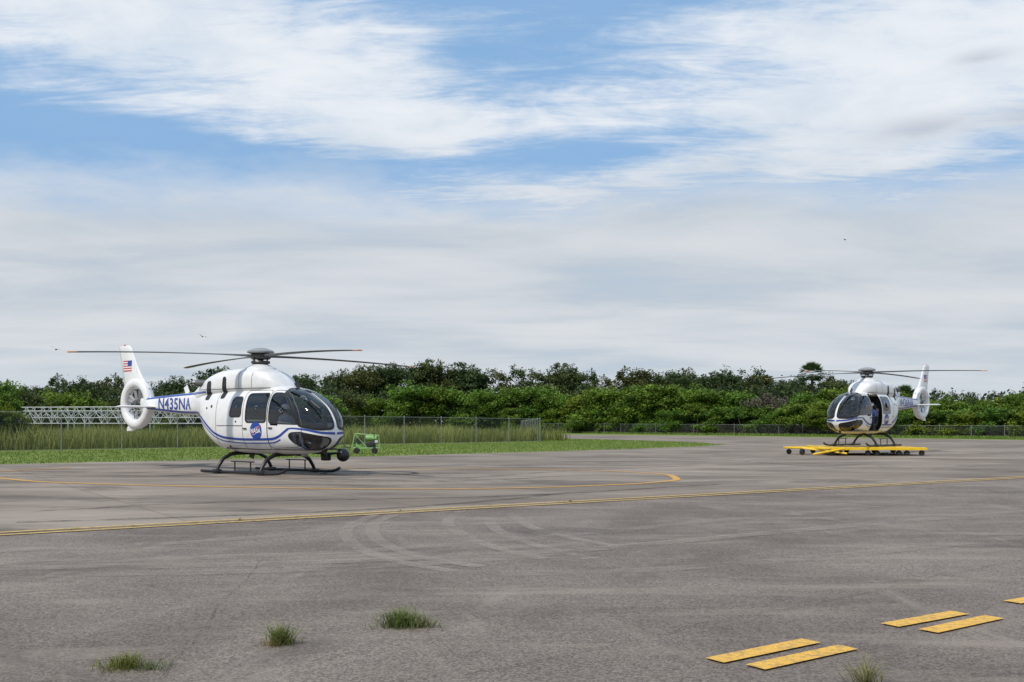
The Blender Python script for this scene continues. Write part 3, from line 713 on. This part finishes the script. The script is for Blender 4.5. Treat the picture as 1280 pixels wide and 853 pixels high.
def tree_proto(seed,h=9.,W=3.9,m=None):
    rs=np.random.RandomState(seed); L=rand_lobes(rs,2.4,h-2.3,W,11,(1.1,1.9),(.32,.5)); L.append((.3*rs.normal(),.3*rs.normal(),h-2.0,1.7,1.7))
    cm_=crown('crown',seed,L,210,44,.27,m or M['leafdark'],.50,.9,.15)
    t=MB(); tops=(0.3*rs.normal(),.3*rs.normal(),3.2); t.tube([(0,0,-.1),(tops[0]*.5,tops[1]*.5,1.6),tops],[.26,.2,.15],8)
    for l in L:
        mid=((tops[0]+l[0])/2+.2*rs.normal(),(tops[1]+l[1])/2+.2*rs.normal(),(tops[2]+l[2])/2-.2); t.tube([tops,mid,(l[0],l[1],l[2]+.4)],[.12,.08,.03],6)
    o=t.obj('trunk',M['bark']); tm=o.data; bpy.data.objects.remove(o); return tm,cm_,h
def bush_proto(seed,h=5.,W=3.6,m=None):
    rs=np.random.RandomState(seed); L=rand_lobes(rs,.7,h-1.1,W,11,(.8,1.4))
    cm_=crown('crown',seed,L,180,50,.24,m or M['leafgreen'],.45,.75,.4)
    t=MB()
    for k in range(5):
        l=L[k]; t.tube([(.2*rs.normal(),.2*rs.normal(),-.1),(l[0]*.5,l[1]*.5,l[2]*.5),(l[0],l[1],l[2])],[.1,.06,.03],6)
    o=t.obj('trunk',M['bark']); tm=o.data; bpy.data.objects.remove(o); return tm,cm_,h
TP=[tree_proto(s) for s in (11,12,13,14,15,16)]; BP=[bush_proto(s) for s in (21,22,23,24)]; 
BD=[bush_proto(s,m=M['leafdark']) for s in (31,32)]
TW=[bush_proto(s,m=M['twig']) for s in (41,)]
def plant(kind,proto,x,y,h,wx,label,cat,group):
    E=empty(kind,(x,y,0),random.uniform(0,6.28),label,cat,group); s=h/proto[2]; E.scale=(s*wx,s*wx,s)
    for nm,me in (('trunk',proto[0]),('crown',proto[1])):
        o=bpy.data.objects.new(nm,me); COL.objects.link(o); o.parent=E
    return E
def hz(v,d): return H+(HV-v)*d/F
def dfence(u):
    k=(u-640)/F; t=(143*k-4.6)/(41.8+54.1*k); return 143-54.1*t
def topline(u,tab): return float(np.interp(u,[a for a,b in tab],[b for a,b in tab]))
back=[(-60,470),(0,474),(60,470),(110,464),(150,468),(200,478),(245,462),(290,455),(350,462),(400,458),(450,452),(500,452),(540,448),(590,452),(650,457),(700,456),(760,462),(820,454),(870,458),(930,456),(960,462),(1000,466),(1060,474),(1120,480),(1180,484),(1240,484),(1300,476)]
u=-70
while u<1350:
    d=(random.uniform(118,135) if u<400 else min(165,max(dfence(max(u,660))+random.uniform(14,30),112)))
    v=topline(u,back)+random.uniform(-5,9); x=(u-640)/F*d
    plant('tree',random.choice(TP),x,d,hz(v,d),random.uniform(.85,1.2),'dark green broadleaf tree in the woods beyond the field','tree','broadleaf trees along the treeline')
    u+=random.uniform(17,28)
u=-60
while u<1360:
    d=(random.uniform(104,112) if u<430 else min(150,dfence(max(u,680))+random.uniform(3.5,9)))
    if u<430: v=random.uniform(480,496); pr=random.choice(BD+BP[:1])
    elif u<520: v=random.uniform(486,500); pr=random.choice(BP)
    else:
        v=random.uniform(474,488) if u<900 else random.uniform(480,498); pr=random.choice(BP)
        if 1180<u: v=random.uniform(486,503)
    if 925<u<1035 and random.random()<.45: pr=TW[0]; v=random.uniform(472,484); 
    lab='grey-brown leafless vine-covered shrub behind the fence' if pr is TW[0] else 'dense bright green mangrove shrub behind the fence'
    plant('shrub',pr,(u-640)/F*d,d,hz(v,d),random.uniform(.95,1.3),lab,'shrub','shrubs along the treeline')
    u+=random.uniform(16,25)
u=640
while u<1330:
    d=min(146,dfence(max(u,680))+random.uniform(1.5,3)); v=random.uniform(498,514)
    plant('shrub',random.choice(BP),(u-640)/F*d,d,hz(v,d),random.uniform(1.1,1.7),'dense bright green mangrove shrub behind the fence','shrub','shrubs along the treeline'); u+=random.uniform(16,24)
for (u,v,d,w) in ((2,470,57,.62),(-32,462,60,.9),(16,500,55,.7),(-14,496,54,.9),(-2,484,56,.7)):
    plant('shrub',BP[int(abs(u))%4],(u-640)/F*d,d,hz(v,d),w,'leafy green shrub growing at the fence end','shrub',None)
def palm(x,y,h,r,label):
    E=empty('palm_tree',(x,y,0),0,label,'palm tree'); t=MB(); t.tube([(0,0,-.1),(.1,0,h*.5),(0,.05,h-r)],[.2,.17,.17],8); t.obj('trunk',M['bark'],E,True)
    V=[];Fc=[];T=[]; c0=Vector((0,0,h-r))
    for i in range(46):
        a=i*2.399963; el=math.asin(max(-1,min(1,-.65+1.65*(i+.5)/46))); d=Vector((math.cos(a)*math.cos(el),math.sin(a)*math.cos(el),math.sin(el)))
        hub=c0+d*r*random.uniform(.42,.55); s=d.cross(Vector((0,0,1))).normalized()
        tint0=random.uniform(.15,.6)+.25*d.z
        for k in range(15):
            q=-1.3+2.6*k/14; dd=(d*math.cos(q)+s*math.sin(q)).normalized(); Lf=r*random.uniform(.42,.52); e=hub+dd*Lf+Vector((0,0,-.22*r*abs(q)*.4)); w=(s*math.cos(q)-d*math.sin(q))*.055
            b=len(V); V+=[hub-w*.3,hub+dd*Lf*.55+w,e,hub+dd*Lf*.55-w]; Fc.append((b,b+1,b+2,b+3)); T+=[tint0]*4
    me=bpy.data.meshes.new('crown'); me.from_pydata(V,[],Fc); me.materials.append(M['leafdark']); at=me.attributes.new('tint','FLOAT','POINT'); at.data.foreach_set('value',np.clip(T,0,1))
    o=bpy.data.objects.new('crown',me); COL.objects.link(o); o.parent=E
d=116; palm((1015-640)/F*d,d,hz(449,d),1.75,'tall cabbage palm rising above the shrubs')
d=133; palm((853-640)/F*d,d,hz(468,d),2.0,'cabbage palm half hidden among the shrubs')
d=114; palm((1130-640)/F*d,d,hz(478,d),1.6,'cabbage palm half hidden among the shrubs')
np.random.seed(5); C=[];T=[]
for i in range(3400):
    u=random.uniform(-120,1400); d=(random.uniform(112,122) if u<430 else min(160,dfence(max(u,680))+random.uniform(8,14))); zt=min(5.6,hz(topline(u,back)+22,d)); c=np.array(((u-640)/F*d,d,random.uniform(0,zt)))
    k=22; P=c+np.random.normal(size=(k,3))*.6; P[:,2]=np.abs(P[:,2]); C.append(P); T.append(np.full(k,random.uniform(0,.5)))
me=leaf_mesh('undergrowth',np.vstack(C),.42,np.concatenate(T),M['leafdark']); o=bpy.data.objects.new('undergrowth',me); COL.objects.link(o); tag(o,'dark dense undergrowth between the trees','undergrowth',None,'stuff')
def blades(name,P,h,w,m,lean=.25,tint=None,parent=None):
    n=len(P); V=[];Fc=[];T=[]
    for i in range(n):
        x,y,z=P[i]; a=random.uniform(0,6.28); hh=h*random.uniform(.5,1.15) if not hasattr(h,'__len__') else h[i]; l=random.uniform(.05,lean)*hh*2; la=random.uniform(0,6.28)
        wx,wy=math.cos(a)*w,math.sin(a)*w; lx,ly=math.cos(la)*l,math.sin(la)*l; b=len(V)
        V+=[(x-wx,y-wy,z),(x+wx,y+wy,z),(x+wx*.7+lx*.35,y+wy*.7+ly*.35,z+hh*.55),(x-wx*.7+lx*.35,y-wy*.7+ly*.35,z+hh*.55),(x+lx,y+ly,z+hh*(1-.35*min(1,l/hh)))]
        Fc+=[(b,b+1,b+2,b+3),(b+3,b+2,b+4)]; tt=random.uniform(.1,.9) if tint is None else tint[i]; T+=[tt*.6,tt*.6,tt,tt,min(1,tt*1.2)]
    me=bpy.data.meshes.new(name); me.from_pydata(V,[],Fc); me.materials.append(m); at=me.attributes.new('tint','FLOAT','POINT'); at.data.foreach_set('value',T)
    o=bpy.data.objects.new(name,me); COL.objects.link(o)
    if parent: o.parent=parent
    return o
fa=np.array((-42.,35.1)); fb_=np.array(G(675,553)); fd=(fb_-fa)/np.linalg.norm(fb_-fa); fn_=np.array((-fd[1],fd[0])); FL=np.linalg.norm(fb_-fa)
P=[];hh=[];ti=[]
from mathutils import noise as mn
for i in range(32000):
    s=random.uniform(0,FL+6); q=random.uniform(.3,1)**2*22; p=fa+fd*s+fn_*(q+.6); n_=mn.noise(Vector((p[0]*.25,p[1]*.25,0))); n2=mn.noise(Vector((p[0]*.9,p[1]*.9,3)))
    P.append((p[0],p[1],0)); hh.append(max(.3,(1.2+.45*n_+.25*n2)*random.uniform(.6,1.2))); ti.append(min(1,max(0,.5+.7*n_+random.uniform(-.3,.3))))
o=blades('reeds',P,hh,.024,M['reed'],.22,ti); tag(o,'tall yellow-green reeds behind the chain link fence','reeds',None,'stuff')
poly=np.array([G(-80,584),G(0,581),G(250,575.5),G(480,570.5),G(700,564.5),G(860,559),G(908,556.2),G(870,553.6),G(800,551.2),G(685,548.3),fb_,tuple(fa)])
P=[]
mn_,mx_=poly.min(0),poly.max(0)
while len(P)<34000:
    q=np.random.rand(3000,2)*(mx_-mn_)+mn_; q=q[inpoly(q,poly)]; P+=[(a,b,0) for a,b in q]
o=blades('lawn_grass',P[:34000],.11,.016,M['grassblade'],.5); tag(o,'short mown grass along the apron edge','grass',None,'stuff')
P=[]
for i in range(9000):
    u=random.uniform(640,1320); d=dfence(max(u,660))+random.uniform(-4,1.5); d=min(d,145); P.append(((u-640)/F*d,d,0))
o=blades('verge_grass',P,.35,.03,M['grassblade'],.4); tag(o,'rough grass verge in front of the low fence','grass',None,'stuff')
def tuft(u,v,wid,h,n,m,label='green weed tuft growing through the asphalt'):
    x,y=G(u,v); P=[];
    for i in range(n):
        a=random.uniform(0,6.28); r=abs(random.gauss(0,.42))*wid*.5; P.append((r*math.cos(a),r*math.sin(a)*.7,0))
    hh=[h*random.uniform(.35,1.15)*(1-.5*min(1,math.hypot(p[0],p[1])/(wid*.6))) for p in P]
    o=blades('weed_tuft',P,hh,.0016+h*.007,m,.85); o.location=(x,y,.006); tag(o,label,'weed')
tuft(158,836,.5,.12,420,M['weed']); tuft(190,838,.34,.08,130,M['dry'],'dry straw-coloured weed tuft in the asphalt'); tuft(352,806,.26,.19,280,M['weed']); tuft(345,808,.34,.09,130,M['dry'],'dry straw-coloured weed tuft in the asphalt'); tuft(502,784,.46,.19,460,M['weed']); tuft(528,785,.34,.13,130,M['dry'],'dry straw-coloured weed tuft in the asphalt'); tuft(1082,862,.2,.24,130,M['dry'],'dry straw-coloured weed tuft in the asphalt')
for u in (95,166,245,300,372,500,705,713,905,1075):
    t=(u)/1280; vv=668+(597-668)*t; tuft(u,vv+random.uniform(-1,1),random.uniform(.12,.4),random.uniform(.04,.08),40,M['weed'],'small weed growing in the painted apron joint')
# ---------------------------------------------------------------- fences
def chain_mat():
    m=bpy.data.materials.new('chain_link'); m.use_nodes=True; t=NT(m.node_tree); p=m.node_tree.nodes['Principled BSDF']
    p.inputs['Base Color'].default_value=(.18,.19,.18,1); p.inputs['Metallic'].default_value=.3; p.inputs['Roughness'].default_value=.6
    s=t.n('ShaderNodeSeparateXYZ'); t.l(t.n('ShaderNodeTexCoord').outputs['UV'],s.inputs[0])
    a=t.m('FRACT',t.m('MULTIPLY',t.m('ADD',s.outputs[0],s.outputs[1]),12.)); b=t.m('FRACT',t.m('MULTIPLY',t.m('SUBTRACT',s.outputs[0],s.outputs[1]),12.))
    t.l(t.m('MAXIMUM',t.m('LESS_THAN',a,.065),t.m('LESS_THAN',b,.065)),p.inputs['Alpha']); return m
CM=chain_mat()
def fence(p0,p1,h0,h1,sp,label,toprail=True):
    p0=np.array(p0);p1=np.array(p1); L=np.linalg.norm(p1-p0); ang=math.atan2(*(p1-p0)[::-1]); E=empty('chain_link_fence',(p0[0],p0[1],0),ang,label,'fence')
    n=int(L/sp); 
    for i in range(n+1):
        x=L*i/n; h=h0+(h1-h0)*i/n; b=MB(); b.tube([(x,0,-.05),(x,0,h+.04)],.035 if i%6==0 else .028,8); b.lathe((x,0,h+.04),(0,0,1),[(.04,0),(.03,.03),(.001,.05)],8); b.obj('fence_post',M['steel'],E,True)
    r=MB(); 
    if toprail: r.tube([(0,0,h0),(L,0,h1)],.018,6)
    r.tube([(0,.0,.08),(L,0,.08)],.008,6); r.obj('fence_rail',M['steel'],E)
    o=mkobj('chain_mesh',[(0,.04,.03),(L,.04,.03),(L,.04,h1),(0,.04,h0)],[(0,1,2,3)],CM,E)
    uv=o.data.uv_layers.new(name='UV'); 
    for i,c in enumerate([(0,0),(L,0),(L,h1),(0,h0)]): uv.data[i].uv=c
fence(fa,fb_,2.2,1.75,3.05,'grey chain link fence in front of tall reeds')
fence(fb_,(1.0,108),1.75,1.6,3.05,'grey chain link fence running back beside the road')
fence(G(680,541.2),(62,68.6),1.3,1.1,3.05,'low grey chain link fence in front of the shrubs')
# ---------------------------------------------------------------- white lattice truss beyond field
def truss(p0,p1,z0,z1,label):
    p0=np.array(p0);p1=np.array(p1); L=np.linalg.norm(p1-p0); ang=math.atan2(*(p1-p0)[::-1]); E=empty('lattice_truss',(p0[0],p0[1],0),ang,label,'truss')
    c=MB(); 
    for z in (z0,z1):
        for y in (0,.8): c.tube([(0,y,z),(L,y,z)],.045,6)
    c.obj('chord',M['trussw'],E)
    b=MB(); n=int(L/1.5)
    for i in range(n):
        x0,x1=L*i/n,L*(i+1)/n
        for y in (0,.8): b.tube([(x0,y,z0),((x0+x1)/2,y,z1)],.03,5); b.tube([((x0+x1)/2,y,z1),(x1,y,z0)],.03,5); b.tube([(x0,y,z0),(x0,y,z1)],.025,5)
    b.obj('bracing',M['trussw'],E)
    for i in range(0,n+1,4):
        x=L*i/n; q=MB(); q.tube([(x,0,0),(x,0,z0)],.06,6); q.tube([(x,.8,0),(x,.8,z0)],.06,6); q.obj('leg',M['grey'],E)
truss((-43,84),(-24.6,80),1.4,2.75,'white steel lattice truss standing beyond the reeds')
truss((-44,89),(-20,87),1.9,2.5,'white steel lattice truss standing beyond the reeds')
def bird(u,v,d,s):
    o=MB(); o.lathe((0,0,0),(1,0,0),[(.001,-.2*s),(.05*s,-.1*s),(.07*s,.05*s),(.001,.22*s)],8); 
    for sg in(-1,1): o.add([(.08*s,0,0),(-.08*s,0,0),(-.06*s,.3*s*sg,.14*s),(.06*s,.3*s*sg,.14*s),(-.05*s,.62*s*sg,.04*s)],[(0,1,2,3),(3,2,4)])
    b=o.obj('bird',M['black']); b.location=((u-640)/F*d,d,hz(v,d)); b.rotation_euler=(.3,.1,random.uniform(0,3)); tag(b,'small dark bird gliding in the sky','bird','birds in flight')
bird(70,437,60,.7); bird(253,421,90,.8); bird(1056,300,80,.5)
# ---------------------------------------------------------------- world
w=bpy.data.worlds.new('World'); scene.world=w; w.use_nodes=True; t=NT(w.node_tree); bg=w.node_tree.nodes['Background']
ST=.1; SUN_AZ=math.radians(222); SUN_EL=math.radians(52)
sky=t.n('ShaderNodeTexSky',sky_type='NISHITA'); sky.sun_disc=False; sky.sun_elevation=SUN_EL; sky.sun_rotation=SUN_AZ; sky.air_density=1.0; sky.dust_density=.6; sky.ozone_density=1.6
g=t.n('ShaderNodeTexCoord').outputs['Generated']; sp=t.n('ShaderNodeSeparateXYZ'); t.l(g,sp.inputs[0]); X,Y,Z=sp.outputs
zc=t.m('ADD',t.m('MAXIMUM',Z,0.),.10); cb=t.n('ShaderNodeCombineXYZ'); t.l(t.m('DIVIDE',X,zc),cb.inputs[0]); t.l(t.m('DIVIDE',Y,zc),cb.inputs[1]); pl=cb.outputs[0]
def gauss(cx,cz,sx,sz,tilt=0):
    dx=t.m('SUBTRACT',X,cx); dz=t.m('SUBTRACT',t.m('SUBTRACT',Z,cz),t.m('MULTIPLY',dx,tilt))
    e=t.m('ADD',t.m('POWER',t.m('DIVIDE',dx,sx),2.),t.m('POWER',t.m('DIVIDE',dz,sz),2.)); return t.m('EXPONENT',t.m('MULTIPLY',e,-1.))
wn=t.noise(pl,1.2,5,.65); wsh=t.m('MULTIPLY',t.m('SUBTRACT',wn,.5),.12)
zw=t.m('ADD',Z,wsh)
deck=t.smooth(zw,.18,.275,1,0)
cir=t.noise(t.mapping(pl,(1.0,2.2,1),(0,0,.45),(3.1,1.7,0)),1.25,7,.62,.9)
fine=t.noise(t.mapping(pl,(1.4,5.,1),(0,0,.6)),2.2,6,.68,.6)
puff=t.noise(pl,2.6,6,.6,.3)
q=t.m('ADD',t.m('ADD',t.m('MULTIPLY',cir,.55),t.m('MULTIPLY',fine,.38)),t.m('MULTIPLY',puff,.2))
def addg(q,amp,*a): return t.m('ADD',q,t.m('MULTIPLY',gauss(*a),amp))
q=addg(q,-.32,-.44,.240,.24,.045,-.05)
q=addg(q,.15,-.17,.315,.17,.05,-.25)
q=addg(q,.17,-.42,.37,.16,.035,-.1)
q=addg(q,-.22,.10,.262,.20,.018,.03)
q=addg(q,-.19,-.05,.40,.22,.018,.0)
q=addg(q,.24,.32,.285,.26,.045,.12)
q=addg(q,.14,.30,.345,.18,.03,.1)
cd=t.smooth(q,.40,.78)
lowtex=t.noise(t.mapping(pl,(.6,1.1,1),(0,0,.1)),1.2,7,.55,.3)
dens=t.m('MAXIMUM',t.m('MULTIPLY',deck,t.smooth(lowtex,.2,.5,.80,1.)),t.smooth(t.m('MULTIPLY',cd,1.),0.,1.,.12,.97))
k=1/ST
def cc(r,g_,b): return (r*k,g_*k,b*k,1)
lowc=t.mix(t.smooth(lowtex,.30,.70),cc(.54,.60,.665),cc(.70,.73,.765))
hor=t.smooth(Z,.0,.09,1,0)
lowc=t.mix(t.m('MULTIPLY',hor,.7),lowc,cc(.60,.67,.73))
hic=t.mix(t.smooth(puff,.3,.65),cc(.68,.76,.85),cc(.86,.89,.93))
cloud=t.mix(t.smooth(zw,.17,.30),lowc,hic)
dk=t.m('ADD',gauss(.37,.262,.05,.012),t.m('ADD',gauss(.46,.265,.035,.012),gauss(.405,.315,.02,.006)))
cloud=t.mix(t.m('MULTIPLY',t.m('MULTIPLY',dk,t.smooth(puff,.35,.6)),.8,clamp=True),cloud,cc(.50,.55,.63))
blue=t.mix(.75,sky.outputs[0],cc(.20,.45,.80))
t.l(t.mix(dens,blue,cloud),bg.inputs[0]); bg.inputs[1].default_value=ST
sl=bpy.data.lights.new('sun','SUN'); sl.energy=3.1; sl.angle=math.radians(2.5); sl.color=(1,.92,.81)
so=bpy.data.objects.new('sun',sl); COL.objects.link(so)
sd=Vector((math.sin(SUN_AZ)*math.cos(SUN_EL),math.cos(SUN_AZ)*math.cos(SUN_EL),math.sin(SUN_EL))); so.rotation_euler=sd.to_track_quat('Z','Y').to_euler()
cam=bpy.data.cameras.new('camera'); cam.lens=F/1280*36; cam.sensor_width=36; cam.shift_y=(HV-426.5)/1280; cam.clip_end=8000; cam.clip_start=.1
cob=bpy.data.objects.new('camera',cam); COL.objects.link(cob); cob.location=(0,0,H); cob.rotation_euler=(math.pi/2,0,0); scene.camera=cob
scene.view_settings.view_transform='Standard'; scene.view_settings.look='None'; scene.view_settings.exposure=0
